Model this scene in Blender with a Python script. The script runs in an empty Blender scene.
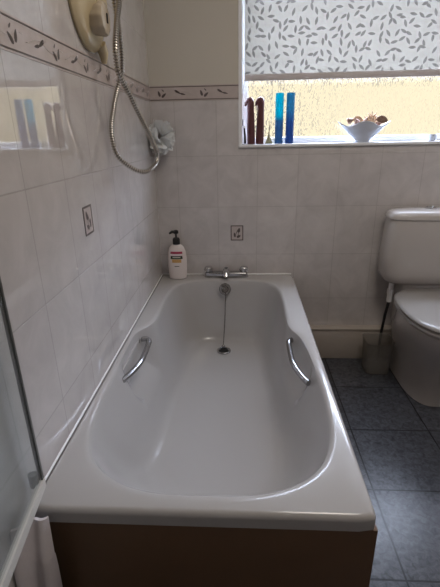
import bpy, bmesh, math, random
from mathutils import Vector, Matrix
random.seed(7)
S = bpy.context.scene
C = S.collection
PI = math.pi
# ------------------------------------------------------------------ camera
L = 1.5254          # back wall
FZ = -0.488         # floor height (bath rim is z = 0)
ZJ = 0.611          # a horizontal tile joint
TH = 0.25; TW = 0.20; FT = 0.3254
XR = 1.80; YF = -1.75; ZC = 1.86
F_PX = 416.17
cam_d = bpy.data.cameras.new('camera'); cam = bpy.data.objects.new('camera', cam_d); C.objects.link(cam)
S.camera = cam
pitch, yaw, roll = 0.3639, -0.0579, -0.0198
cy_, sy_, cp_, sp_ = math.cos(yaw), math.sin(yaw), math.cos(pitch), math.sin(pitch)
fw = Vector((sy_*cp_, cy_*cp_, -sp_)); rt = Vector((cy_, -sy_, 0)); up = rt.cross(fw)
r2 = math.cos(roll)*rt + math.sin(roll)*up; u2 = -math.sin(roll)*rt + math.cos(roll)*up
M3 = Matrix((r2, u2, -fw)).transposed()
cam.matrix_world = Matrix.Translation((0.4384, -0.6262, 0.7071)) @ M3.to_4x4()
cam_d.sensor_fit = 'VERTICAL'; cam_d.sensor_height = 36; cam_d.lens = 36*F_PX/587
cam_d.clip_start = 0.02
# ------------------------------------------------------------------ world, lights, exposure
S.view_settings.view_transform = 'Standard'; S.view_settings.look = 'None'
S.view_settings.gamma = 1; S.view_settings.use_curve_mapping = False
S.view_settings.exposure = 0.0
W = bpy.data.worlds.new('sky'); S.world = W; W.use_nodes = True
nt = W.node_tree; nt.nodes.clear()
wo = nt.nodes.new('ShaderNodeOutputWorld'); bg = nt.nodes.new('ShaderNodeBackground')
tc = nt.nodes.new('ShaderNodeTexCoord'); sx = nt.nodes.new('ShaderNodeSeparateXYZ'); rp = nt.nodes.new('ShaderNodeValToRGB')
nt.links.new(tc.outputs['Generated'], sx.inputs[0]); nt.links.new(sx.outputs['Z'], rp.inputs[0])
e = rp.color_ramp.elements
e[0].position = 0.0; e[0].color = (0.0262, 0.0232, 0.0165, 1)
e[1].position = 0.16; e[1].color = (0.0262, 0.0232, 0.0165, 1)
a = rp.color_ramp.elements.new(0.30); a.color = (0.50, 0.56, 0.70, 1)
a = rp.color_ramp.elements.new(0.9); a.color = (0.55, 0.63, 0.80, 1)
nt.links.new(rp.outputs[0], bg.inputs[0]); bg.inputs[1].default_value = 45.0
nt.links.new(bg.outputs[0], wo.inputs[0])

def area(name, loc, rot, sx_, sy_, power, color, portal=False):
    l = bpy.data.lights.new(name, 'AREA'); l.shape = 'RECTANGLE'; l.size = sx_; l.size_y = sy_
    l.energy = power; l.color = color
    if portal: l.cycles.is_portal = True
    o = bpy.data.objects.new(name, l); o.location = loc; o.rotation_euler = rot; C.objects.link(o); return o
area('window_daylight_portal', (1.07, L+0.16, 1.15), (-PI/2, 0, 0), 1.25, 0.95, 1, (1, 1, 1), True)
# added warm fill light under the ceiling, standing for unseen ambient light
area('ceiling_fill_light', (0.95, 0.30, ZC-0.03), (0, 0, 0), 0.5, 0.5, 10.0, (1.0, 0.90, 0.80))

# ------------------------------------------------------------------ materials
MATS = {}
def mat(name, col=(.8, .8, .8), rough=.5, metal=0, ior=1.5, trans=0, coat=0, noise=None, bump=None):
    if name in MATS: return MATS[name]
    m = bpy.data.materials.new(name); m.use_nodes = True; MATS[name] = m
    n = m.node_tree; b = n.nodes['Principled BSDF']
    b.inputs['Base Color'].default_value = (*col, 1); b.inputs['Roughness'].default_value = rough
    b.inputs['Metallic'].default_value = metal; b.inputs['IOR'].default_value = ior
    b.inputs['Transmission Weight'].default_value = trans; b.inputs['Coat Weight'].default_value = coat
    geo = n.nodes.new('ShaderNodeNewGeometry')
    if noise:
        sc, amt = noise
        t = n.nodes.new('ShaderNodeTexNoise'); t.inputs['Scale'].default_value = sc; t.inputs['Detail'].default_value = 4
        n.links.new(geo.outputs['Position'], t.inputs['Vector'])
        mx = n.nodes.new('ShaderNodeMix'); mx.data_type = 'RGBA'
        mx.inputs[6].default_value = (*[c*(1-amt) for c in col], 1); mx.inputs[7].default_value = (*[min(1, c*(1+amt)) for c in col], 1)
        n.links.new(t.outputs['Fac'], mx.inputs[0]); n.links.new(mx.outputs[2], b.inputs['Base Color'])
    if bump:
        sc, st = bump
        t = n.nodes.new('ShaderNodeTexNoise'); t.inputs['Scale'].default_value = sc
        n.links.new(geo.outputs['Position'], t.inputs['Vector'])
        bp = n.nodes.new('ShaderNodeBump'); bp.inputs['Strength'].default_value = st; bp.inputs['Distance'].default_value = .002
        n.links.new(t.outputs['Fac'], bp.inputs['Height']); n.links.new(bp.outputs[0], b.inputs['Normal'])
    return m

def tile_mat(name, axis, off_h, off_v, w, h, c1, c2, mortar, msize, rough, streak, nscale, bumpd=.0012, spec=.5):
    m = bpy.data.materials.new(name); m.use_nodes = True
    n = m.node_tree; b = n.nodes['Principled BSDF']; N = n.nodes.new; K = n.links.new
    geo = N('ShaderNodeNewGeometry'); sp = N('ShaderNodeSeparateXYZ'); K(geo.outputs['Position'], sp.inputs[0])
    ah = N('ShaderNodeMath'); ah.operation = 'ADD'; ah.inputs[1].default_value = off_h
    av = N('ShaderNodeMath'); av.operation = 'ADD'; av.inputs[1].default_value = off_v
    K(sp.outputs[axis[0]], ah.inputs[0]); K(sp.outputs[axis[1]], av.inputs[0])
    cb = N('ShaderNodeCombineXYZ'); K(ah.outputs[0], cb.inputs[0]); K(av.outputs[0], cb.inputs[1])
    br = N('ShaderNodeTexBrick'); br.offset = 0; br.squash = 1
    br.inputs['Scale'].default_value = 1; br.inputs['Brick Width'].default_value = w; br.inputs['Row Height'].default_value = h
    br.inputs['Mortar Size'].default_value = msize; br.inputs['Mortar Smooth'].default_value = .3
    br.inputs['Color1'].default_value = (*c1, 1); br.inputs['Color2'].default_value = (*c2, 1); br.inputs['Mortar'].default_value = (*mortar, 1)
    K(cb.outputs[0], br.inputs['Vector'])
    t = N('ShaderNodeTexNoise'); t.inputs['Scale'].default_value = nscale; t.inputs['Detail'].default_value = 6
    t.inputs['Roughness'].default_value = .62; t.inputs['Distortion'].default_value = .8
    K(geo.outputs['Position'], t.inputs['Vector'])
    mr = N('ShaderNodeMapRange'); mr.inputs[1].default_value = .3; mr.inputs[2].default_value = .7
    mr.inputs[3].default_value = 1-streak; mr.inputs[4].default_value = 1+streak; K(t.outputs['Fac'], mr.inputs[0])
    mx = N('ShaderNodeVectorMath'); mx.operation = 'SCALE'; K(br.outputs['Color'], mx.inputs[0]); K(mr.outputs[0], mx.inputs['Scale'])
    K(mx.outputs[0], b.inputs['Base Color'])
    b.inputs['Roughness'].default_value = rough; b.inputs['Specular IOR Level'].default_value = spec
    iv = N('ShaderNodeMath'); iv.operation = 'SUBTRACT'; iv.inputs[0].default_value = 1; K(br.outputs['Fac'], iv.inputs[1])
    t2 = N('ShaderNodeTexNoise'); t2.inputs['Scale'].default_value = 9; K(geo.outputs['Position'], t2.inputs['Vector'])
    ad = N('ShaderNodeMath'); ad.operation = 'MULTIPLY_ADD'; ad.inputs[1].default_value = .35; K(t2.outputs['Fac'], ad.inputs[0]); K(iv.outputs[0], ad.inputs[2])
    bp = N('ShaderNodeBump'); bp.inputs['Strength'].default_value = .6; bp.inputs['Distance'].default_value = bumpd
    K(ad.outputs[0], bp.inputs['Height']); K(bp.outputs[0], b.inputs['Normal'])
    return m
TC1 = (.60, .57, .555); TC2 = (.57, .54, .53); GR = (.47, .44, .42)
m_tile_left = tile_mat('left_wall_tile', 'YZ', 20*TW-.4127, 20*TH-ZJ, TW, TH, TC1, TC2, (.47,.445,.43), .0016, .03, .08, 9, .0005, .85)
m_tile_left.node_tree.nodes['Principled BSDF'].inputs['Coat Weight'].default_value = .7
m_tile_left.node_tree.nodes['Principled BSDF'].inputs['Coat Roughness'].default_value = .02
m_tile_back = tile_mat('back_wall_tile', 'XZ', 20*TW-.712, 20*TH-ZJ, TW, TH, TC1, TC2, (.49,.465,.45), .0018, .18, .10, 9, .0006)
m_floor = tile_mat('slate_floor_tile', 'XY', 20*FT-.9049, 20*FT-.8647, FT, FT, (.074, .078, .090), (.060, .064, .075), (.010, .010, .012), .0035, .28, .75, 55, .002)
m_paint = mat('wall_paint', (.58, .545, .47), .7, noise=(3, .04))
m_paint_r = mat('rear_wall_paint', (.66, .61, .56), .8)
m_ceil = mat('ceiling_paint', (.84, .82, .79), .9)
m_acr = mat('white_acrylic', (.49, .48, .475), .17, coat=.12)
m_upvc = mat('white_upvc', (.88, .89, .90), .3)
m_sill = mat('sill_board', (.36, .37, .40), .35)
m_seal = mat('white_sealant', (.86, .86, .86), .35)
m_panel = mat('brown_bath_panel', (.15, .085, .045), .45, noise=(5, .12))
m_chrome = mat('chrome', (.62, .62, .63), .10, 1)
m_chrome_d = mat('worn_chrome', (.42, .42, .43), .22, 1)
m_hose = mat('hose_metal', (.50, .47, .43), .25, 1)
m_chain = mat('tarnished_chain', (.16, .15, .145), .35, 1)
m_dark = mat('dark_hole', (.01, .01, .01), .6)
m_line = mat('brown_border_line', (.12, .095, .09), .35)
m_border = mat('cream_pink_border', (.53, .465, .44), .2, noise=(28, .12))
m_leaf = mat('grey_brown_leaf_print', (.10, .078, .075), .35)
m_leafp = mat('pale_sprig_print', (.46, .41, .385), .35)
m_ceramic = mat('toilet_ceramic', (.54, .51, .485), .12, coat=.3)
m_seat = mat('toilet_seat_plastic', (.36, .345, .33), .18, coat=.1)
m_cream = mat('cream_gold_plastic', (.56, .46, .285), .22, coat=.3)
m_clear = mat('clear_knob_plastic', (.50, .42, .31), .16, coat=.4)
m_black = mat('black_plastic', (.012, .012, .013), .3)
m_bottle = mat('white_bottle_plastic', (.80, .73, .71), .3)
m_red = mat('magenta_label_print', (.40, .035, .09), .4)
m_green = mat('dark_green_label_band', (.035, .045, .02), .4)
m_gold = mat('orange_label_fruit', (.62, .37, .13), .4)
m_letter = mat('white_label_lettering', (.85, .8, .78), .4)
m_box = mat('boxing_paint', (.50, .45, .40), .4, noise=(4, .05))
m_rail = mat('pale_rail', (.68, .665, .62), .35)
m_grey = mat('grey_metal_edge', (.11, .115, .11), .3, .7)
m_towel = mat('white_cloth', (.70, .66, .68), .9, bump=(60, .5))
m_brown = mat('dark_brown_gloss', (.10, .030, .032), .35)
m_stick = mat('pale_stick', (.45, .40, .28), .6)
m_olive = mat('olive_glass', (.30, .29, .17), .25)
m_bluebar = mat('grey_blind_bar', (.62, .58, .58), .5)
m_bowl = mat('white_porcelain', (.50, .52, .56), .25)
m_shell = mat('brown_shell', (.26, .15, .10), .5, noise=(160, .45))
m_shell2 = mat('pinkish_shell', (.34, .20, .16), .5, noise=(160, .35))
m_shell3 = mat('orange_cream_shell', (.46, .30, .18), .5, noise=(200, .35))

def tint_glass(name, top, bot, z0, z1):
    m = bpy.data.materials.new(name); m.use_nodes = True; n = m.node_tree; n.nodes.clear(); N = n.nodes.new; K = n.links.new
    out = N('ShaderNodeOutputMaterial'); geo = N('ShaderNodeNewGeometry'); sp = N('ShaderNodeSeparateXYZ'); K(geo.outputs['Position'], sp.inputs[0])
    mr = N('ShaderNodeMapRange'); mr.inputs[1].default_value = z0; mr.inputs[2].default_value = z1; K(sp.outputs['Z'], mr.inputs[0])
    mx = N('ShaderNodeMix'); mx.data_type = 'RGBA'; mx.inputs[6].default_value = (*bot, 1); mx.inputs[7].default_value = (*top, 1); K(mr.outputs[0], mx.inputs[0])
    t = N('ShaderNodeBsdfTranslucent'); d = N('ShaderNodeBsdfPrincipled'); d.inputs['Roughness'].default_value = .2
    tr = N('ShaderNodeBsdfTransparent'); K(mx.outputs[2], tr.inputs[0])
    K(mx.outputs[2], t.inputs[0]); K(mx.outputs[2], d.inputs['Base Color'])
    ms = N('ShaderNodeMixShader'); ms.inputs[0].default_value = .45; K(t.outputs[0], ms.inputs[1]); K(d.outputs[0], ms.inputs[2])
    m2 = N('ShaderNodeMixShader'); m2.inputs[0].default_value = .5; K(ms.outputs[0], m2.inputs[1]); K(tr.outputs[0], m2.inputs[2])
    K(m2.outputs[0], out.inputs[0]); return m
m_cyan = tint_glass('cyan_to_blue_liquid', (.01, .36, .43), (.08, .15, .24), .765, .790)
m_blue = tint_glass('deep_blue_liquid', (.07, .22, .31), (.06, .11, .22), .76, .82)

def frosted():   # obscure patterned window glass
    m = bpy.data.materials.new('obscure_window_glass'); m.use_nodes = True; n = m.node_tree; n.nodes.clear(); N = n.nodes.new; K = n.links.new
    out = N('ShaderNodeOutputMaterial'); geo = N('ShaderNodeNewGeometry')
    mp = N('ShaderNodeMapping'); mp.inputs['Scale'].default_value = (120, 1, 40); K(geo.outputs['Position'], mp.inputs['Vector'])
    t = N('ShaderNodeTexNoise'); t.inputs['Scale'].default_value = 1; t.inputs['Detail'].default_value = 2; t.inputs['Distortion'].default_value = 1.4; K(mp.outputs[0], t.inputs['Vector'])
    # dark refraction streaks of the pressed pattern, painted in heavier at left and top
    cr = N('ShaderNodeValToRGB'); cr.color_ramp.elements[0].position = .53; cr.color_ramp.elements[1].position = .62; K(t.outputs['Fac'], cr.inputs[0])
    sp = N('ShaderNodeSeparateXYZ'); K(geo.outputs['Position'], sp.inputs[0])
    t3 = N('ShaderNodeTexNoise'); t3.inputs['Scale'].default_value = 5; K(geo.outputs['Position'], t3.inputs['Vector'])
    tp = N('ShaderNodeBsdfTransparent'); tp.inputs[0].default_value = (.97, .97, .97, 1)
    tl = N('ShaderNodeBsdfTranslucent'); tl.inputs[0].default_value = (.05, .045, .035, 1)
    m1 = N('ShaderNodeMapRange'); m1.inputs[1].default_value = .45; m1.inputs[2].default_value = .95; m1.inputs[3].default_value = .6; m1.inputs[4].default_value = .06; K(sp.outputs['X'], m1.inputs[0])
    m2 = N('ShaderNodeMapRange'); m2.inputs[1].default_value = .90; m2.inputs[2].default_value = .96; m2.inputs[3].default_value = 0; m2.inputs[4].default_value = .8; K(sp.outputs['Z'], m2.inputs[0])
    mxx = N('ShaderNodeMath'); mxx.operation = 'MAXIMUM'; K(m1.outputs[0], mxx.inputs[0]); K(m2.outputs[0], mxx.inputs[1])
    mm = N('ShaderNodeMath'); mm.operation = 'MULTIPLY'; K(mxx.outputs[0], mm.inputs[0]); K(cr.outputs[0], mm.inputs[1])
    ms = N('ShaderNodeMixShader'); K(mm.outputs[0], ms.inputs[0]); K(tp.outputs[0], ms.inputs[1]); K(tl.outputs[0], ms.inputs[2])
    gl = N('ShaderNodeBsdfGlossy'); gl.inputs['Roughness'].default_value = .15
    m3 = N('ShaderNodeMixShader'); m3.inputs[0].default_value = .04; K(ms.outputs[0], m3.inputs[1]); K(gl.outputs[0], m3.inputs[2])
    K(m3.outputs[0], out.inputs[0]); return m
m_frost = frosted()

def blind_mat():  # translucent roller-blind cloth printed with scattered leaves
    m = bpy.data.materials.new('leaf_print_blind_fabric'); m.use_nodes = True; n = m.node_tree; n.nodes.clear(); N = n.nodes.new; K = n.links.new
    out = N('ShaderNodeOutputMaterial'); geo = N('ShaderNodeNewGeometry'); sp = N('ShaderNodeSeparateXYZ'); K(geo.outputs['Position'], sp.inputs[0])
    cb = N('ShaderNodeCombineXYZ'); K(sp.outputs['X'], cb.inputs[0]); K(sp.outputs['Z'], cb.inputs[1])
    vo = N('ShaderNodeTexVoronoi'); vo.voronoi_dimensions = '2D'; vo.inputs['Scale'].default_value = 29; vo.inputs['Randomness'].default_value = .75
    K(cb.outputs[0], vo.inputs['Vector'])
    sc = N('ShaderNodeVectorMath'); sc.operation = 'SUBTRACT'
    K(cb.outputs[0], sc.inputs[0]); K(vo.outputs['Position'], sc.inputs[1])
    sc2 = N('ShaderNodeVectorMath'); sc2.operation = 'SCALE'; sc2.inputs['Scale'].default_value = 29; K(sc.outputs[0], sc2.inputs[0])
    # 0..1 per-cell colour gives the angle
    cs = N('ShaderNodeSeparateColor'); K(vo.outputs['Color'], cs.inputs[0])
    an = N('ShaderNodeMath'); an.operation = 'MULTIPLY'; an.inputs[1].default_value = 6.283; K(cs.outputs[0], an.inputs[0])
    ro = N('ShaderNodeVectorRotate'); ro.rotation_type = 'Z_AXIS'; K(sc2.outputs[0], ro.inputs['Vector']); K(an.outputs[0], ro.inputs['Angle'])
    s3 = N('ShaderNodeSeparateXYZ'); K(ro.outputs[0], s3.inputs[0])
    # leaf: |v| < .17 * (1 - (u/.46)^2)
    uu = N('ShaderNodeMath'); uu.operation = 'MULTIPLY'; K(s3.outputs[0], uu.inputs[0]); K(s3.outputs[0], uu.inputs[1])
    ub = N('ShaderNodeMath'); ub.operation = 'MULTIPLY_ADD'; ub.inputs[1].default_value = -.19/.27; ub.inputs[2].default_value = .19; K(uu.outputs[0], ub.inputs[0])
    ab = N('ShaderNodeMath'); ab.operation = 'ABSOLUTE'; K(s3.outputs[1], ab.inputs[0])
    df = N('ShaderNodeMath'); df.operation = 'SUBTRACT'; K(ub.outputs[0], df.inputs[0]); K(ab.outputs[0], df.inputs[1])
    mr = N('ShaderNodeMapRange'); mr.inputs[1].default_value = 0; mr.inputs[2].default_value = .03; K(df.outputs[0], mr.inputs[0])
    mx = N('ShaderNodeMix'); mx.data_type = 'RGBA'; mx.inputs[6].default_value = (.54, .53, .50, 1); mx.inputs[7].default_value = (.34, .335, .32, 1); K(mr.outputs[0], mx.inputs[0])
    tl = N('ShaderNodeBsdfTranslucent'); di = N('ShaderNodeBsdfDiffuse'); K(mx.outputs[2], tl.inputs[0]); K(mx.outputs[2], di.inputs[0])
    ms = N('ShaderNodeMixShader'); ms.inputs[0].default_value = .45; K(tl.outputs[0], ms.inputs[1]); K(di.outputs[0], ms.inputs[2])
    K(ms.outputs[0], out.inputs[0]); return m
m_blind = blind_mat()

def glass_thin(name, tint, refl=.07, rough=.03, diff=0, dcol=(.8, .8, .8)):
    m = bpy.data.materials.new(name); m.use_nodes = True; n = m.node_tree; n.nodes.clear(); N = n.nodes.new; K = n.links.new
    out = N('ShaderNodeOutputMaterial'); tp = N('ShaderNodeBsdfTransparent'); tp.inputs[0].default_value = (*tint, 1)
    gl = N('ShaderNodeBsdfGlossy'); gl.inputs['Roughness'].default_value = rough
    df = N('ShaderNodeBsdfDiffuse'); df.inputs[0].default_value = (*dcol, 1)
    m0 = N('ShaderNodeMixShader'); m0.inputs[0].default_value = diff; K(tp.outputs[0], m0.inputs[1]); K(df.outputs[0], m0.inputs[2])
    ms = N('ShaderNodeMixShader'); ms.inputs[0].default_value = refl; K(m0.outputs[0], ms.inputs[1]); K(gl.outputs[0], ms.inputs[2])
    K(ms.outputs[0], out.inputs[0]); return m
m_screen = glass_thin('screen_glass', (.93, .95, .95), diff=.16, dcol=(.5, .52, .52))
m_binp = glass_thin('cloudy_clear_plastic', (.80, .80, .79), rough=.25, diff=.16, dcol=(.6, .56, .52))
m_puff = glass_thin('white_mesh_net', (.9, .9, .9), rough=.5, diff=.72, dcol=(.88, .90, .90))

# ------------------------------------------------------------------ mesh helpers
class MB:
    def __init__(s): s.bm = bmesh.new(); s.mats = []
    def mi(s, m):
        if m not in s.mats: s.mats.append(m)
        return s.mats.index(m)
    def box(s, x0, x1, y0, y1, z0, z1, m, bev=0, seg=2):
        r = bmesh.ops.create_cube(s.bm, size=1)
        for v in r['verts']:
            v.co = Vector(((x0+x1)/2+v.co.x*(x1-x0), (y0+y1)/2+v.co.y*(y1-y0), (z0+z1)/2+v.co.z*(z1-z0)))
        fs = {f for v in r['verts'] for f in v.link_faces}
        i = s.mi(m)
        for f in fs: f.material_index = i
        if bev:
            es = list({e for f in fs for e in f.edges})
            b = bmesh.ops.bevel(s.bm, geom=es, offset=bev, segments=seg, affect='EDGES', profile=.5)
            for f in b['faces']: f.material_index = i
        return s
    def loft(s, rings, m, cap0=True, cap1=True, closed=True):
        i = s.mi(m); R_ = [[s.bm.verts.new(p) for p in r] for r in rings]
        n = len(rings[0])
        for a_, b_ in zip(R_[:-1], R_[1:]):
            for k in range(n if closed else n-1):
                f = s.bm.faces.new((a_[k], a_[(k+1) % n], b_[(k+1) % n], b_[k])); f.material_index = i; f.smooth = True
        if cap0: f = s.bm.faces.new(list(reversed(R_[0]))); f.material_index = i
        if cap1: f = s.bm.faces.new(R_[-1]); f.material_index = i
        return s
    def tube(s, pts, r, m, n=10, caps=True, ribs=0):
        pts = [Vector(p) for p in pts]; rings = []
        T0 = None; X = None
        for k, p in enumerate(pts):
            t = (pts[min(k+1, len(pts)-1)]-pts[max(k-1, 0)]).normalized()
            if X is None:
                X = t.cross(Vector((0.31, 0.2, .93))).normalized()
            X = (X-t*X.dot(t)).normalized(); Y = t.cross(X)
            rr = r[k] if isinstance(r, (list, tuple)) else r
            rings.append([p+(X*math.cos(2*PI*q/n)+Y*math.sin(2*PI*q/n))*rr for q in range(n)])
        return s.loft(rings, m, caps, caps)
    def lathe(s, prof, m, c=(0, 0, 0), axis='Z', n=32, cap0=True, cap1=True, sx=1, sy=1):
        c = Vector(c); rings = []
        for r_, h in prof:
            ring = []
            for q in range(n):
                a_ = 2*PI*q/n; u, v = r_*math.cos(a_)*sx, r_*math.sin(a_)*sy
                ring.append(c+{'Z': Vector((u, v, h)), 'X': Vector((h, u, v)), 'Y': Vector((u, h, v))}[axis])
            rings.append(ring)
        return s.loft(rings, m, cap0, cap1)
    def poly(s, pts, m):
        f = s.bm.faces.new([s.bm.verts.new(p) for p in pts]); f.material_index = s.mi(m); return s
    def prism(s, pts, d, m):
        pts = [Vector(p) for p in pts]; d = Vector(d)
        return s.loft([pts, [p+d for p in pts]], m)
    def build(s, name, parent=None, fix=True, shade=True):
        if fix: bmesh.ops.recalc_face_normals(s.bm, faces=s.bm.faces)
        me = bpy.data.meshes.new(name); s.bm.to_mesh(me); s.bm.free()
        for m in s.mats: me.materials.append(m)
        if shade:
            for p in me.polygons: p.use_smooth = True
            me.set_sharp_from_angle(angle=math.radians(38))
        o = bpy.data.objects.new(name, me); C.objects.link(o)
        if parent: 
            o.parent = parent
            o.matrix_parent_inverse = Matrix.Translation(-parent.location)
        return o
def tag(o, label, cat, group=None):
    o['label'] = label; o['category'] = cat
    if group: o['group'] = group
    return o
def struct(o): o['kind'] = 'structure'; return o
def thing(name, label, cat, loc, group=None):
    o = bpy.data.objects.new(name, None); o.location = loc; o.empty_display_size = .05; C.objects.link(o)
    return tag(o, label, cat, group)
def catmull(P, n, closed=False):
    P = [Vector(p) for p in P]; out = []; N = len(P)
    rng = range(N) if closed else range(N-1)
    for i in rng:
        g = (lambda k: P[k % N]) if closed else (lambda k: P[max(0, min(N-1, k))])
        p0, p1, p2, p3 = g(i-1), g(i), g(i+1), g(i+2)
        for k in range(n):
            t = k/n
            out.append(.5*((2*p1)+(p2-p0)*t+(2*p0-5*p1+4*p2-p3)*t*t+(3*p1-p0-3*p2+p3)*t**3))
    if not closed: out.append(P[-1])
    return out

# ------------------------------------------------------------------ room shell
WX0, WX1, WZ0, WZ1, WD = .435, 1.68, .662, 1.60, .16    # window opening
struct(MB().box(-.1, 0, YF, L+WD, FZ, ZC, m_tile_left).build('wall_left', shade=False))
struct(MB().box(XR, XR+.1, YF, L+WD, FZ, ZC, m_paint_r).build('wall_right', shade=False))
struct(MB().box(-.1, XR+.1, YF-.1, YF, FZ, ZC, m_paint_r).build('wall_front', shade=False))
struct(MB().box(-.1, XR+.1, YF-.1, L+WD, FZ-.1, FZ, m_floor).build('floor', shade=False))
struct(MB().box(-.1, XR+.1, YF-.1, L+WD, ZC, ZC+.1, m_ceil).build('ceiling', shade=False))
BZ0, BZ1 = ZJ+TH, ZJ+TH+.066
w = MB()
w.box(0, XR, L, L+WD, FZ, WZ0-.012, m_tile_back)
w.box(0, WX0-.006, L, L+WD, WZ0-.012, BZ1, m_tile_back)
w.box(0, WX0-.006, L, L+WD, BZ1, ZC, m_paint)
w.box(WX1+.006, XR, L, L+WD, WZ0-.012, ZC, m_paint)
w.box(WX0-.006, WX1+.006, L, L+WD, WZ1+.006, ZC, m_paint)
struct(w.build('wall_back', shade=False))

def leaf(mb, org, ux, uz, nrm, cu, cv, ln, wd, ang, m):
    pts = []
    for k in range(12):
        a_ = 2*PI*k/12; u = ln/2*math.cos(a_); v = wd/2*math.sin(a_)*(1-.35*math.cos(a_))
        U = u*math.cos(ang)-v*math.sin(ang)+cu; V = u*math.sin(ang)+v*math.cos(ang)+cv
        pts.append(Vector(org)+Vector(ux)*U+Vector(uz)*V+Vector(nrm)*.0016)
    mb.poly(pts, m)
def border(name, org, ux, nrm, length):
    mb = MB(); org = Vector(org); ux = Vector(ux); nrm = Vector(nrm); uz = Vector((0, 0, 1)); H = BZ1-BZ0
    def strip(v0, v1, d, m, a0=0, a1=None):
        a1 = length if a1 is None else a1
        mb.prism([org+ux*a0+uz*v0, org+ux*a1+uz*v0, org+ux*a1+uz*v1, org+ux*a0+uz*v1], nrm*d, m)
    strip(0, H, .0010, m_border)
    for v in (.004, H-.0075): strip(v, v+.0032, .0018, m_line)
    rnd = random.Random(3); p = .045
    while p < length-.02:
        for du, dv, l_, w_, a_ in ((0, .032, .026, .011, 1.9), (.022, .025, .027, .011, .7), (.018, .046, .014, .005, 2.4)):
            if p+du < length-.02: leaf(mb, org, ux, uz, nrm, p+du, dv, l_, w_, a_, m_leaf)
        for du, dv, l_, w_, a_ in ((.088, .038, .034, .009, -.5), (.112, .029, .026, .007, -.2), (.074, .046, .016, .005, -.7)):
            if p+du < length-.02: leaf(mb, org, ux, uz, nrm, p+du, dv, l_, w_, a_, m_leaf if du > .08 else m_leafp)
        # pale curling stem
        pts = [org+ux*(p-.03+.19*k/20)+uz*(.035+.007*math.sin(k*.5+1))+nrm*.0010 for k in range(21) if .004 < p-.03+.19*k/20 < length-.004]
        if len(pts) > 3: mb.tube(pts, .0006, m_leafp, 5)
        p += .2
    return struct(mb.build(name, fix=True, shade=False))
border('trim_1', (0, L-.002, BZ0), (0, -1, 0), (1, 0, 0), L-.05-YF-1)
border('trim_2', (0.0, L, BZ0), (1, 0, 0), (0, -1, 0), WX0-.014)

# window: reveal lining, sill, frame, pane
t = MB()
t.box(WX0-.016, WX0, L-.004, L+WD-.002, WZ0-.012, WZ1, m_upvc)
t.box(WX1, WX1+.012, L-.004, L+WD-.002, WZ0-.012, WZ1, m_upvc)
t.box(WX0-.012, WX1+.012, L-.004, L+WD-.002, WZ1, WZ1+.012, m_upvc)
struct(t.build('trim_3'))
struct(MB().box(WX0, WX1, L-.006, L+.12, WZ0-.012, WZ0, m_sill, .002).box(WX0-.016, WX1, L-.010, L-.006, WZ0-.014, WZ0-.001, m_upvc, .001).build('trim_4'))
wr = MB()
FY0, FY1 = L+.095, L+.145
wr.box(WX0, WX0+.030, FY0, FY1, WZ0, WZ1, m_upvc, .003)
wr.box(WX1-.03, WX1, FY0, FY1, WZ0, WZ1, m_upvc, .003)
wr.box(WX0+.03, WX1-.03, FY0, FY1, WZ0, WZ0+.028, m_upvc, .003)
wr.box(WX0+.03, WX1-.03, FY0, FY1, WZ1-.03, WZ1, m_upvc, .003)
wf = struct(wr.build('window_1'))
MB().box(WX0+.028, WX1-.028, L+.12, L+.124, WZ0+.033, WZ1-.028, m_frost).build('pane', wf, shade=False)
struct(MB().box(.70, XR, L-.05, L, FZ, -.312, m_box, .003).box(.70, XR, L-.054, L, -.312, -.300, m_box, .003).build('trim_5'))

# tile sealant along the bath
sl = MB()
sl.prism([(0, .0, -.004), (.0035, .0, -.0005), (0, .0, .0035)], (0, L, 0), m_seal)
sl.prism([(0, L, -.004), (0, L-.0035, -.0005), (0, L, .0035)], (.7, 0, 0), m_seal)
struct(sl.build('trim_6'))

# ------------------------------------------------------------------ bathtub
NB = 192
half_r = [(.355, .045), (.47, .050), (.56, .082), (.625, .145), (.660, .24), (.673, .38), (.672, .55), (.664, .70), (.650, .79), (.628, .845),
          (.618, .90), (.619, 1.0), (.621, 1.15), (.614, 1.27), (.592, 1.35), (.545, 1.402), (.46, 1.425), (.355, 1.43)]
half_l = [(.25, 1.425), (.165, 1.402), (.112, 1.35), (.088, 1.27), (.080, 1.15), (.080, 1.0), (.078, .92), (.058, .865), (.028, .81), (.024, .70), (.028, .55), (.031, .38), (.045, .24), (.082, .145), (.15, .082), (.24, .050)]
smooth_r = [(x if i < 5 or i > 12 else .672-(i-5)*.007, y) for i, (x, y) in enumerate(half_r)]
smooth_l = [(x if i > 12 or i < 3 else .088-(i-3)*.0065, y) for i, (x, y) in enumerate(half_l)]
def even(P):
    D = catmull([(x, y, 0) for x, y in P], 24, True); cum = [0]
    for a_, b_ in zip(D, D[1:]+D[:1]): cum.append(cum[-1]+(b_-a_).length)
    out = []; k = 0
    for q in range(NB):
        s_ = cum[-1]*q/NB
        while cum[k+1] < s_: k += 1
        f_ = (s_-cum[k])/(cum[k+1]-cum[k]); out.append(D[k].lerp(D[(k+1) % len(D)], f_))
    return out
top = even(half_r+half_l); base = even(smooth_r+smooth_l)
CX, CY = .352, .74
def botpt(p):
    x = CX+(p.x-CX)*.60; y = (p.y-.045)/(1.385)*(1.345-.36)+.36
    return Vector((x, y, 0))
outer = []
for p in top:
    d = Vector((p.x-CX, p.y-CY)); t_ = min(((.706-CX)/d.x if d.x > 0 else (-.0015-CX)/-abs(d.x)) if abs(d.x) > 1e-6 else 9, ((L-.001-CY)/d.y if d.y > 0 else (CY+.008)/abs(d.y)) if abs(d.y) > 1e-6 else 9)
    if d.x < 0: t_ = min((CX-.0015)/abs(d.x), ((L-.001-CY)/d.y if d.y > 0 else (CY+.008)/abs(d.y)) if abs(d.y) > 1e-6 else 9)
    outer.append(Vector((CX+d.x*t_, CY+d.y*t_, 0)))
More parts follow.
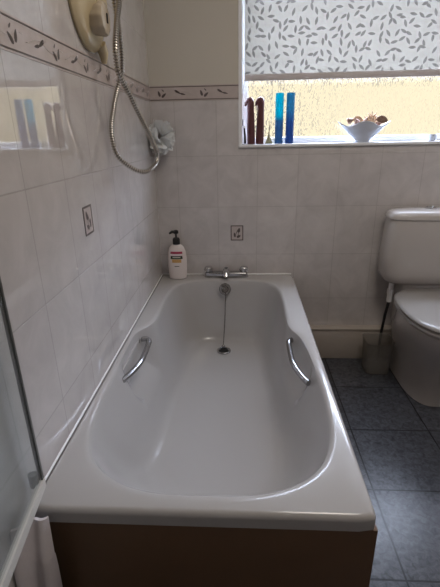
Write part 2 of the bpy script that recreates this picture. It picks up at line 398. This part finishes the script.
for cx_, cy2 in ((.0015, -.008), (.706, -.008), (.706, L-.001), (.0015, L-.001)):
    k = min(range(NB), key=lambda i: (outer[i]-Vector((cx_, cy2, 0))).length); outer[k] = Vector((cx_, cy2, 0))
def roundrect(p, ins, rad):
    x0, x1, y0, y1 = .0015+ins, .706-ins, ins-.008, L-.001-ins
    cx1 = min(max(p.x, x0+rad), x1-rad); cy1 = min(max(p.y, y0+rad), y1-rad)
    x = min(max(p.x, x0), x1); y = min(max(p.y, y0), y1)
    d = Vector((x-cx1, y-cy1))
    if d.length > rad: d = d.normalized()*rad
    return Vector((cx1+d.x, cy1+d.y, 0))
rings = []
for ins, z in ((.03, -.040), (.004, -.040), (0, -.036), (0, -.013), (.0015, -.006), (.006, -.0015), (.012, 0.0)):
    rings.append([roundrect(p, ins, .018)+Vector((0, 0, z)) for p in outer])
prof = [(-.022, 0), (-.010, -.0012), (-.002, -.006), (.015, -.018), (.04, -.035), (.10, -.075), (.20, -.135), (.31, -.190), (.42, -.235), (.54, -.270), (.68, -.298), (.84, -.314), (1, -.32)]
cen = Vector((CX, CY, 0))
for f_, z in prof:
    rg = []
    for p, b in zip(top, base):
        nf = max(0, min(1, (f_-.02)/.30)); q = p.lerp(b, nf)
        if f_ < 0:
            q = p+(p-cen).normalized()*(-f_)
            q.x = min(max(q.x, .012), .692); q.y = min(max(q.y, .006), L-.02)
        else:
            pk = min(1, max(0, (p.y-.575)/.02))*min(1, max(0, (.875-p.y)/.03)) if abs(p.x-CX) > .2 else 0
            fp = f_ if f_ > .25 else f_*(1-.92*pk)      # the grip pockets are cut upright into the side walls
            q = p.lerp(b, max(0, min(1, (fp-.02)/.30))).lerp(botpt(b), fp)
        rg.append(Vector((q.x, q.y, z)))
    rings.append(rg)
bc = Vector((CX, .85, 0))
for k_, z in ((.6, -.3225), (.25, -.324), (.04, -.3245)):
    rings.append([Vector((bc.x+(p.x-bc.x)*k_, bc.y+(p.y-bc.y)*k_, z)) for p in rings[len(prof)+6]])
bath = thing('bathtub', 'white acrylic bathtub with chrome grips against the tiled left wall', 'bathtub', (.35, L/2, FZ))
tb = MB().loft(rings, m_acr, cap0=False, cap1=True)
tb.build('tub', bath)
pn = MB().box(.012, .711, -.001, .015, FZ, -.041, m_panel, .002).build('end_panel', bath)
pn['label'] = 'brown end panel below the front rim'
MB().box(.690, .703, .015, L-.056, FZ, -.041, m_panel, .002).build('side_panel', bath)
# drain, overflow, chain
DR = (.344, 1.245)
d = MB(); d.lathe([(.036, -.003), (.036, .001), (.032, .004), (.027, .002), (.024, -.002)], m_chrome_d, (*DR, -.316), cap1=False)
d.lathe([(.024, -.002), (.004, -.0025)], m_dark, (*DR, -.316), cap0=False); d.build('drain', bath)['label'] = 'round chrome waste with a dark hole'
oc = Vector((.347, 1.412, -.046)); nrm = Vector((0, -.93, .36)).normalized()
ov = MB(); u_ = Vector((1, 0, 0)); v_ = nrm.cross(u_)
ov.loft([[oc+nrm*h+(u_*math.cos(2*PI*q/28)+v_*math.sin(2*PI*q/28))*r_ for q in range(28)] for r_, h in ((.031, -.006), (.031, .003), (.027, .008), (.018, .009), (.015, .004), (.006, .004), (.005, .010), (.001, .011))], m_chrome_d)
ovo = ov.build('overflow', bath); ovo['label'] = 'round chrome overflow'
ch = MB(); A_ = oc+nrm*.010+Vector((.003, -.004, -.016)); B_ = Vector((.341, 1.262, -.296))
N_ = 46
for k in range(N_):
    t_ = k/(N_-1); p = A_.lerp(B_, t_)+Vector((.003*math.sin(t_*PI), -.012*math.sin(t_*PI), .012*math.sin(t_*PI)))
    ch.lathe([(.0003, -.003), (.0031, -.0012), (.0031, .0012), (.0003, .003)], m_chain, p, n=6)
ch.tube([A_, A_.lerp(B_, .5)+Vector((.003, -.012, .012)), B_], .0016, m_chain, 5)
ch.lathe([(.006, -.010), (.010, -.006), (.007, 0), (.002, .004)], m_chrome_d, B_, n=14)
ch.build('plug_chain', bath)['label'] = 'chrome ball chain hanging to the drain'
def grip(sgn):
    cx_ = .352 if sgn > 0 else .337
    X = lambda v: cx_+sgn*v
    g = MB(); zz = -.050
    pts = catmull([(X(.300), .838, zz+.004), (X(.280), .836, zz+.006), (X(.266), .822, zz+.006), (X(.264), .79, zz+.002), (X(.263), .73, zz), (X(.264), .675, zz), (X(.274), .630, zz-.004), (X(.290), .580, zz-.006), (X(.303), .553, zz-.006)], 6)
    g.tube(pts, .0105, m_chrome_d, 12)
    g.lathe([(.017, .304), (.017, .310), (.012, .312)] if sgn > 0 else [(.017, -.304), (.017, -.310), (.012, -.312)], m_chrome_d, (cx_, .836, zz+.004), axis='X', n=18)
    return g.build('grab_handle', bath)
grip(1)['label'] = 'curved chrome grip on the side by the toilet'; grip(-1)['label'] = 'curved chrome grip on the wall side'

# ------------------------------------------------------------------ mixer tap
tp = thing('bath_mixer_tap', 'chrome two-handle bath mixer tap on the far rim', 'tap', (.352, 1.482, 0))
b = MB().box(.240, .463, 1.456, 1.498, .003, .030, m_chrome_d, .009, 3)
b.tube([(.352, 1.478, .022), (.352, 1.455, .028), (.352, 1.435, .025), (.352, 1.426, .012)], [.020, .019, .016, .014], m_chrome, 14)
b.lathe([(.024, 0), (.022, .008), (.017, .022), (.017, .034), (.011, .038), (.003, .039)], m_chrome, (.352, 1.480, .010))
b.build('body', tp)
for x in (.258, .446):
    MB().lathe([(.024, .0005), (.024, .005), (.020, .008), (.014, .030)], m_chrome, (x, 1.481, 0)).build('tail_collar', tp)
    h = MB().lathe([(.015, .028), (.021, .033), (.022, .050), (.017, .056), (.004, .058)], m_chrome, (x, 1.481, 0), n=24)
    for k in range(4):
        a_ = k*PI/2+.6
        h.tube([(x+.010*math.cos(a_), 1.481+.010*math.sin(a_), .041), (x+.025*math.cos(a_), 1.481+.025*math.sin(a_), .042)], .0065, m_chrome, 8)
    h.build('tap_handle', tp)
MB().lathe([(.010, .0385), (.010, .0400), (.001, .0405)], m_black, (.352, 1.480, .010), n=16).build('cap', tp)

# ------------------------------------------------------------------ lotion bottle
BX, BY = .098, 1.455
lb = thing('lotion_bottle', 'white pump bottle with black pump and pink lettering on the bath corner', 'bottle', (BX, BY, 0))
MB().lathe([(.030, .0012), (.036, .004), (.0385, .02), (.0405, .06), (.0405, .095), (.038, .122), (.031, .142), (.021, .153), (.014, .157)], m_bottle, (BX, BY, 0), sx=1, sy=.62, n=40).build('body', lb)
nk = MB().lathe([(.0155, .156), (.0155, .178), (.012, .184), (.006, .186)], m_black, (BX, BY, 0), n=24)
nk.build('collar', lb)
pu = MB().tube([(BX, BY, .184), (BX, BY, .206)], .004, m_black, 10)
pu.lathe([(.006, .200), (.011, .204), (.011, .214), (.005, .218)], m_black, (BX, BY, 0), n=18)
pu.tube([(BX, BY, .210), (BX-.015, BY-.010, .212), (BX-.026, BY-.016, .205)], [.007, .006, .004], m_black, 10)
pu.build('pump_head', lb)
def label_patch(z0, z1, wf_, m, name, off=.0004):
    rings_ = []
    for z in (z0, (z0+z1)/2, z1):
        # radius of the body at z
        P = [(.0385, .02), (.0405, .06), (.0405, .095), (.038, .122), (.031, .142)]
        r_ = P[0][0]
        for (ra, za), (rb_, zb) in zip(P, P[1:]):
            if za <= z <= zb: r_ = ra+(rb_-ra)*(z-za)/(zb-za)
        rings_.append([Vector((BX+(r_+off)*math.sin(a_), BY-((r_+off)*.62)*math.cos(a_), z)) for a_ in [(-wf_+2*wf_*k/14) for k in range(15)]])
    return MB().loft(rings_, m, False, False, closed=False).build(name, lb)
label_patch(.117, .127, .72, m_red, 'brand_stripe')
label_patch(.094, .108, .68, m_green, 'label_band')
label_patch(.078, .093, .50, m_gold, 'fruit_print')
label_patch(.100, .103, .42, m_letter, 'band_lettering', .0008)
label_patch(.060, .063, .25, m_green, 'small_print')
for o in lb.children:      # real size of the bottle
    for v_ in o.data.vertices: v_.co = Vector((BX+(v_.co.x-BX)*1.22, BY+(v_.co.y-BY)*1.05, v_.co.z*1.19))
# ------------------------------------------------------------------ decorative inset tiles
def decor(org, ux, nrm, label):
    mb = MB(); org = Vector(org); ux = Vector(ux); nrm = Vector(nrm); uz = Vector((0, 0, 1)); w_, h_ = .066, .080
    q = lambda a0, a1, v0, v1, d, m, o=0: mb.prism([org+ux*a0+uz*v0+nrm*o, org+ux*a1+uz*v0+nrm*o, org+ux*a1+uz*v1+nrm*o, org+ux*a0+uz*v1+nrm*o], nrm*d, m)
    q(0, w_, 0, h_, .0010, m_border)
    for (a0, a1, v0, v1) in ((0, w_, 0, .005), (0, w_, h_-.005, h_), (0, .005, .005, h_-.005), (w_-.005, w_, .005, h_-.005)):
        q(a0, a1, v0, v1, .0016, m_line)
    mm = m_leaf
    for cu, cv, l_, wd, an in ((.043, .054, .026, .014, 1.35), (.021, .030, .026, .010, 1.75), (.042, .022, .022, .013, .5), (.031, .044, .028, .0035, 1.2), (.040, .038, .022, .003, 1.6)):
        leaf(mb, org, ux, uz, nrm, cu, cv, l_, wd, an, mm)
    o = mb.build('inset_tile', shade=False); return tag(o, label, 'tile')
decor((.376, L, .186), (1, 0, 0), (0, -1, 0), 'small leaf-patterned inset tile on the back wall above the tap')
decor((0, .566, .448), (0, -1, 0), (1, 0, 0), 'small leaf-patterned inset tile on the left wall')

# ------------------------------------------------------------------ shower valve and hose
sv = thing('shower_valve', 'cream gold round shower control on the left wall', 'shower control', (0, .71, 1.06))
VC = (0, .712, 1.065)
pl_ = MB().lathe([(.128, .001), (.130, .008), (.124, .017), (.108, .024), (.088, .027), (.070, .034), (.058, .045), (.052, .050), (.01, .051)], m_cream, VC, axis='X', n=56)
pl_.build('wall_plate', sv)
MB().tube([(.014, .775, .965), (.018, .79, .945), (.016, .795, .918)], [.018, .015, .008], m_cream, 12).build('outlet_spout', sv)
VK = (0, .694, 1.012)
kn = MB(); kr = []
for h_, r_ in ((.024, .038), (.050, .042), (.056, .042), (.063, .038), (.066, .028), (.0655, .01)):
    kr.append([Vector((h_, VK[1]+(r_*(1+.035*math.cos(10*2*PI*q/60)))*math.cos(2*PI*q/60), VK[2]+(r_*(1+.035*math.cos(10*2*PI*q/60)))*math.sin(2*PI*q/60))) for q in range(60)])
ko = kn.loft(kr, m_clear).build('control_knob', sv)
MB().box(.0655, .0685, VK[1]-.004, VK[1]+.004, VK[2]-.012, VK[2]+.012, m_dark, .001).build('keyhole_slot', ko)

hp = [(.08, .812, 1.17), (.08, .788, 1.078), (.08, .745, 1.02), (.082, .698, .949), (.082, .69, .91), (.084, .70, .874), (.10, .745, .822), (.115, .79, .765), (.13, .86, .70), (.137, .905, .655), (.134, .895, .620), (.120, .850, .600),
      (.095, .82, .596), (.060, .793, .618), (.032, .765, .660), (.020, .785, .732), (.022, .83, .80), (.032, .868, .863), (.05, .868, .914), (.06, .842, 1.004), (.055, .83, 1.08), (.05, .83, 1.18)]
hd = catmull(hp, 16)
cum = [0]
for a_, b_ in zip(hd, hd[1:]): cum.append(cum[-1]+(b_-a_).length)
step = .0016; pts = []; rad = []; k = 0; s_ = 0; i_ = 0
while s_ < cum[-1]-1e-5:
    while cum[k+1] < s_: k += 1
    pts.append(hd[k].lerp(hd[k+1], (s_-cum[k])/(cum[k+1]-cum[k]))); rad.append(.0084 if i_ % 5 < 3 else .0048); s_ += step; i_ += 1
hs = MB().tube(pts, rad, m_hose, 10).build('shower_hose')
tag(hs, 'ribbed metal shower hose hanging in a loop on the left wall', 'hose')

# ------------------------------------------------------------------ bath puff in the corner
pf = thing('bath_puff', 'white crumpled mesh bath puff hanging in the corner by the hose', 'bath puff', (.058, 1.462, .70))
pm = MB(); rnd = random.Random(11)
for q in range(34):
    # frilled net petals around the middle
    th = rnd.uniform(0, 2*PI); ph = math.acos(rnd.uniform(-1, 1)); D_ = Vector((math.sin(ph)*math.cos(th), math.sin(ph)*math.sin(th)*.75, math.cos(ph)*1.15))
    U_ = D_.cross(Vector((.3, .5, .8))).normalized(); V_ = D_.normalized().cross(U_)
    rows = []
    R0 = rnd.uniform(.026, .036)
    for j in range(5):
        rr = R0*(j/4)**.8; 
        rows.append([Vector((.050, 1.452, .700))+D_*(.016+.046*(j/4)+.006*math.sin(5*a_+q)*(j/4))+(U_*math.cos(a_)+V_*math.sin(a_))*(rr+.001) for a_ in [2*PI*k2/20 for k2 in range(20)]])
    for rw in rows:
        for p in rw: p.x = max(p.x, .005); p.y = min(p.y, L-.006)
    pm.loft(rows, m_puff, False, False)
pm.build('net', pf)
MB().tube([(.058, 1.47, .70), (.052, 1.49, .73), (.053, 1.512, .738), (.057, 1.512, .738), (.062, 1.49, .73), (.060, 1.47, .70)], .0014, m_seal, 6).build('cord', pf)
MB().lathe([(.016, L-.001), (.014, L-.005), (.004, L-.010), (.003, L-.018)], m_binp, (.055, 0, .735), axis='Y', n=18).build('suction_hook', pf)

# ------------------------------------------------------------------ blind
rb = thing('roller_blind', 'pale roller blind printed with scattered grey leaves, half lowered over the window', 'blind', (1.06, L+.03, 1.5))
MB().box(WX0+.012, WX1-.01, L+.029, L+.030, .966, 1.57, m_blind).build('fabric', rb, shade=False)
MB().box(WX0+.011, WX1-.009, L+.022, L+.036, .940, .968, m_bluebar, .003).build('bottom_bar', rb)['label'] = 'grey bottom bar'
MB().lathe([(.016, WX0+.008-1.06), (.016, WX1-.006-1.06)], m_upvc, (1.06, L+.045, 1.572), axis='X', n=20).build('roller', rb)

# ------------------------------------------------------------------ things on the sill
SZ = WZ0
def hooked(x, y, name_label, lean):
    o = thing('hooked_ornament', name_label, 'ornament', (x, y, SZ), 'dark brown hooked ornaments on the sill')
    rr = []
    prof_ = [(0, .0190), (.02, .0200), (.07, .0196), (.12, .0178), (.155, .0165), (.172, .0165), (.186, .0170), (.198, .0155), (.207, .010), (.210, .002)]
    for z, r_ in prof_:
        off = lean*z
        rr.append([Vector((x+off+r_*math.cos(2*PI*q/20), y+.8*r_*math.sin(2*PI*q/20), SZ+z)) for q in range(20)])
    MB().loft(rr, m_brown).build('body', o)
    top_ = Vector((x+lean*.19, y, SZ+.190))
    MB().tube([top_+Vector((.004, 0, .010)), top_+Vector((-.010, 0, .006)), top_+Vector((-.021, 0, -.006)), top_+Vector((-.026, 0, -.018))], [.014, .0125, .009, .003], m_brown, 12).build('beak', o)
    return o
hooked(.480, L+.045, 'dark brown hook-topped ornament nearest the left window jamb', -.02)
hooked(.522, L+.045, 'dark brown hook-topped ornament beside the olive bud vase', .02)
v = thing('bud_vase', 'tiny olive cone-shaped vase with thin pale stems between the brown ornament and blue tubes', 'vase', (.567, L+.045, SZ))
MB().lathe([(.015, .000), (.018, .003), (.016, .012), (.008, .032), (.0034, .046), (.0034, .054)], m_olive, (.567, L+.045, SZ), n=20).build('body', v)
for dx, hh in ((0, .105), (.006, .09)):
    MB().tube([(.567, L+.045, SZ+.040), (.567+dx*.4, L+.045, SZ+.07), (.567+dx, L+.045, SZ+hh)], .0016, m_stick, 5).build('stem', v)
tag(MB().lathe([(.019, 0), (.0195, .003), (.0195, .222), (.0185, .226), (.004, .2265)], m_cyan, (.615, L+.045, SZ), n=28).build('glass_tube'),
    'slim cylinder bottle, bright cyan above and blue below, on the window sill', 'bottle', 'blue cylinder bottles on the sill')
tag(MB().lathe([(.019, 0), (.0195, .003), (.0195, .222), (.0185, .226), (.004, .2265)], m_blue, (.667, L+.045, SZ), n=28).build('glass_tube'),
    'slim cylinder bottle of deeper blue liquid, second from the ornaments', 'bottle', 'blue cylinder bottles on the sill')
rz = thing('razor', 'small black-handled razor leaning in the left corner of the window sill', 'razor', (.452, L+.02, SZ))
MB().tube([(.450, L+.020, SZ+.003), (.449, L+.021, SZ+.04), (.446, L+.023, SZ+.075)], [.006, .005, .004], m_black, 10).build('handle', rz)
MB().box(.440, .452, L+.012, L+.036, SZ+.074, SZ+.083, m_upvc, .002).build('head', rz)
MB().box(.437, .441, L+.012, L+.036, SZ+.083, SZ+.112, m_black, .001).build('guard', rz)
# wavy white bowl
bw = thing('wavy_bowl', 'white wavy-rimmed bowl full of seashells on the window sill', 'bowl', (1.04, L+.048, SZ))
rr = []
def bowlring(r_, z, wav, n=48):
    out = []
    for q in range(n):
        a_ = 2*PI*q/n; f_ = 1+wav*.10*math.cos(4*a_)
        out.append(Vector((1.03+r_*f_*math.cos(a_), L+.048+r_*f_*math.sin(a_)*.36, SZ+z+wav*.010*math.cos(4*a_))))
    return out
for r_, z, wv in ((.028, 0, 0), (.032, .003, 0), (.034, .010, .1), (.058, .028, .3), (.084, .052, .7), (.104, .072, 1), (.102, .0745, 1), (.080, .055, .7), (.054, .032, .3), (.026, .014, .1), (.006, .012, 0)):
    rr.append(bowlring(r_, z, wv))
MB().loft(rr, m_bowl).build('basin', bw)
G = 'seashells in the wavy bowl'
def conch(x, y, z, s_, ax, m, label):
    o = MB(); ax = Vector(ax).normalized(); U_ = ax.cross(Vector((0.1, .9, .2))).normalized(); V_ = ax.cross(U_)
    pts_ = []; r_ = []
    for k in range(60):
        t_ = k/59; a_ = t_*2*PI*3.5; cr_ = s_*.42*(1-t_)
        pts_.append(Vector((x, y, z))+ax*(s_*1.2*t_)+(U_*math.cos(a_)+V_*math.sin(a_))*cr_*.8); r_.append(s_*.36*(1-t_)+.0008)
    o.tube(pts_, r_, m, 10)
    return tag(o.build('seashell'), label, 'seashell', G)
def scallop(x, y, z, s_, tilt, m, label):
    o = MB(); rows = []
    for j in range(7):
        t_ = j/6; row = []
        for k in range(29):
            a_ = (-1.15+2.3*k/28); r_ = s_*t_*(1+.03*math.cos(k*PI/2)); h = .35*s_*math.sin(t_*PI*.6)+.03*s_*t_*math.cos(k*PI)
            p = Vector((r_*math.sin(a_), -h, r_*math.cos(a_)))
            row.append(p)
        rows.append(row)
    M_ = Matrix.Translation((x, y, z)) @ Matrix.Rotation(tilt, 4, 'Y')
    front = [[M_ @ p for p in r_] for r_ in rows]
    back = [[M_ @ (p+Vector((0, .0025, 0))) for p in r_] for r_ in reversed(rows)]
    o.loft(front+back, m, False, False, closed=False)
    return tag(o.build('seashell'), label, 'seashell', G)
yy = L+.048
conch(.963, yy, SZ+.076, .019, (.9, -.3, .25), m_shell, 'small brown whelk shell at the left end of the bowl')
conch(.998, yy-.010, SZ+.070, .018, (-.4, -.4, .6), m_shell2, 'pinkish shell lying second from the left in the bowl')
scallop(1.000, yy+.010, SZ+.066, .028, .2, m_shell3, 'ribbed fan shell standing behind the pinkish shell, left of the bowl middle')
conch(1.032, yy-.004, SZ+.068, .021, (.2, -.5, .7), m_shell, 'brown rounded shell in the middle of the bowl')
sp_o = MB()
for k in range(11):
    a_ = -1.4+2.8*k/10; D_ = Vector((math.sin(a_), -.25*math.cos(k*2.1), abs(math.cos(a_))+.15)).normalized()
    c0 = Vector((1.062, yy, SZ+.070)); sp_o.tube([c0, c0+D_*.018, c0+D_*(.040 if k % 2 else .032)], [.009, .005, .0012], m_shell3, 8)
tag(sp_o.build('seashell'), 'spiky orange-cream shell, the tallest in the bowl', 'seashell', G)
scallop(1.100, yy-.004, SZ+.064, .030, .15, m_shell, 'brown fan shell at the right end of the bowl')
conch(1.084, yy-.012, SZ+.062, .016, (.8, -.3, .3), m_shell2, 'small pink shell low beside the right fan shell')
conch(1.050, yy+.015, SZ+.056, .016, (-.6, .2, .3), m_shell, 'small brown shell lying under the spiky shell')
# beaker end at the right of the sill
tag(MB().lathe([(.015, 0), (.018, .002), (.020, .030), (.018, .030), (.014, .004), (.002, .003)], m_bowl, (1.345, L+.03, SZ), n=24).build('small_pot'), 'small white pot on the sill right of the shell bowl', 'pot')

for o in list(C.objects):      # the bowl and its shells at their real size
    if o.name.split('.')[0] in ('basin', 'seashell'):
        for v_ in o.data.vertices:
            k_ = 1.25 if o.name.startswith('sea') else 1.12
            v_.co.z = SZ+(v_.co.z-SZ)*k_; v_.co.x = 1.028+(v_.co.x-1.035)*1.10
# ------------------------------------------------------------------ toilet
TX = 1.345
toi = thing('toilet', 'white close-coupled toilet with lid down under the window', 'toilet', (TX, 1.25, FZ))
def sring(cx, cy, a_, b_, z, p=4, n=64, yb=None):
    out = []
    for q in range(n):
        t_ = 2*PI*q/n; c_, s_ = math.cos(t_), math.sin(t_)
        out.append(Vector((cx+a_*math.copysign(abs(c_)**(2/p), c_), cy+b_*math.copysign(abs(s_)**(2/p), s_), z)))
    return out
cr_ = []
for z, a_, b_ in ((-.016, .130, .055), (-.011, .165, .070), (.008, .192, .080), (.045, .208, .084), (.12, .211, .087), (.22, .208, .088), (.305, .200, .087), (.315, .198, .086)):
    cr_.append(sring(TX, L-.003-b_, a_, b_, z, 4))
MB().loft(cr_, m_ceramic).build('cistern', toi)
lr = []
for z, a_, b_ in ((.316, .199, .087), (.319, .207, .090), (.330, .208, .090), (.346, .199, .084), (.356, .175, .07), (.360, .12, .045), (.3605, .03, .01)):
    lr.append(sring(TX, L-.002-.090, a_, b_, z, 3.6))
MB().loft(lr, m_ceramic).build('cistern_lid', toi)
MB().lathe([(.027, .360), (.027, .3645), (.022, .367), (.020, .365), (.002, .365)], m_chrome, (TX-.005, L-.092, 0), n=28).build('flush_button', toi)
# pan
def pan_ring(z, a_, y0, y1, p=2.3, n=72):
    cy2 = (y0+y1)/2; b_ = (y1-y0)/2; out = []
    for q in range(n):
        t_ = 2*PI*q/n; c_, s_ = math.cos(t_), math.sin(t_)
        pp = p if s_ < 0 else p*1.35
        out.append(Vector((TX+a_*math.copysign(abs(c_)**(2/pp), c_), cy2+b_*math.copysign(abs(s_)**(2/pp), s_), z)))
    return out
pr_ = [pan_ring(FZ+.0005, .112, 1.035, 1.50, 2.8), pan_ring(FZ+.02, .110, 1.04, 1.50, 2.8), pan_ring(FZ+.10, .108, 1.04, 1.50, 2.6), pan_ring(FZ+.18, .120, 1.01, 1.50, 2.5), pan_ring(FZ+.25, .140, .965, 1.50, 2.4),
       pan_ring(FZ+.32, .160, .91, 1.42, 2.35), pan_ring(FZ+.37, .175, .875, 1.37, 2.3), pan_ring(FZ+.408, .178, .866, 1.35, 2.3), pan_ring(FZ+.415, .171, .872, 1.345, 2.3)]
MB().loft(pr_, m_ceramic).build('pan', toi)
MB().box(TX-.10, TX+.10, 1.395, 1.515, FZ+.22, -.015, m_ceramic, .02, 3).build('coupling', toi)
ZS = FZ+.416
def slab(z0, z1, grow, rnd_, m, name, dome=0):
    y0, y1 = .858-grow, 1.385
    rs = [pan_ring(z0, .186+grow-rnd_*.6, y0+rnd_*.6, y1-.004, 2.3), pan_ring(z0+rnd_*.5, .188+grow, y0, y1, 2.3), pan_ring(z1-rnd_, .188+grow, y0, y1, 2.3), pan_ring(z1-rnd_*.3, .188+grow-rnd_*.5, y0+rnd_*.5, y1-rnd_*.5, 2.3), pan_ring(z1, .188+grow-rnd_*1.3, y0+rnd_*1.3, y1-rnd_, 2.3)]
    if dome:
        for f_ in (.8, .55, .3, .08): rs.append([Vector((TX+(p.x-TX)*f_, 1.10+(p.y-1.10)*f_, z1+dome*(1-f_*f_))) for p in rs[4]])
    return MB().loft(rs, m).build(name, toi)
slab(ZS, ZS+.020, 0, .008, m_seat, 'seat')
slab(ZS+.021, ZS+.042, .003, .012, m_seat, 'seat_lid', .006)
for s_ in (-1, 1):
    MB().lathe([(.012, -.03), (.012, .03)], m_seat, (TX+s_*.075, 1.388, ZS+.014), axis='X', n=14).build('hinge', toi)
ip = MB().lathe([(.014, -.125), (.014, -.080), (.017, -.080), (.017, -.055), (.012, -.053), (.012, -.010)], m_upvc, (1.205, L-.085, 0), n=18)
ip.build('inlet_valve', toi)
MB().tube([(1.205, L-.085, -.12), (1.194, L-.085, -.2), (1.188, L-.082, -.30), (1.186, L-.080, FZ+.002)], .0075, m_black, 10).build('inlet_pipe', toi)['label'] = 'dark inlet pipe below the cistern'

# ------------------------------------------------------------------ little clear bin
bn = MB(); rs = []
bx, by = 1.147, 1.358
for z, a_, b_ in ((.0, .058, .052), (.004, .061, .056), (.10, .066, .062), (.182, .070, .068), (.186, .073, .071), (.182, .068, .066), (.10, .064, .060), (.006, .059, .053)):
    rs.append(sring(bx, by, a_, b_, FZ+z, 5, 48))
bn.loft(rs, m_binp); 
tag(bn.build('waste_bin'), 'small cloudy clear plastic bin on the floor between boxing and toilet', 'bin')

# ------------------------------------------------------------------ glass shower screen at the near corner
sc = thing('shower_screen', 'glass shower screen with grey edge strip and pale bottom rail beside the left wall', 'shower screen', (.03, -.02, .04))
hin = Vector((.024, .022, 0)); near = Vector((.088, -.42, 0)); dr = (near-hin).normalized(); nn = Vector((-dr.y, dr.x, 0))
def slabq(a0, a1, off0, off1, z0, z1, m, name, bev=0):
    pts_ = [hin+dr*a0+nn*off0, hin+dr*a1+nn*off0, hin+dr*a1+nn*off1, hin+dr*a0+nn*off1]
    pts_ = [Vector((p.x, p.y, z0)) for p in pts_]
    return MB().prism(pts_, (0, 0, z1-z0), m).build(name, sc)
slabq(.006, (near-hin).length, -.002, .002, .050, 1.30, m_screen, 'glass_pane')
slabq(-.002, .006, -.004, .004, .045, 1.30, m_grey, 'edge_strip')
slabq(.0, (near-hin).length, -.006, .006, .030, .051, m_rail, 'bottom_rail')
MB().lathe([(.009, .045), (.009, .075), (.004, .078)], m_grey, (.015, .008, 0), n=14).build('pivot', sc)

# white cloth below the screen
cl = MB(); rows = []
for j in range(26):
    z = .020-.45*j/25; row = []
    for k in range(30):
        t_ = k/29; w_ = .046+.006*min(1, j/8)-.018*max(0,(j-6)/19)
        x = .004+w_*t_; y = -.028-.012*math.sin(t_*9+j*.12)*(.4+.03*j)-.05*(1-t_)
        row.append(Vector((x, y-.015*min(1, j/5), z-.02*(t_**2)*(1 if j < 6 else 0))))
    rows.append(row)
back_ = [[p+Vector((0, .006, 0)) for p in r_] for r_ in reversed(rows)]
cl.loft(rows+back_+[rows[0]], m_towel, False, False, closed=False)
tag(cl.build('hanging_cloth'), 'white cloth hanging beside the bath end panel below the glass screen', 'cloth')
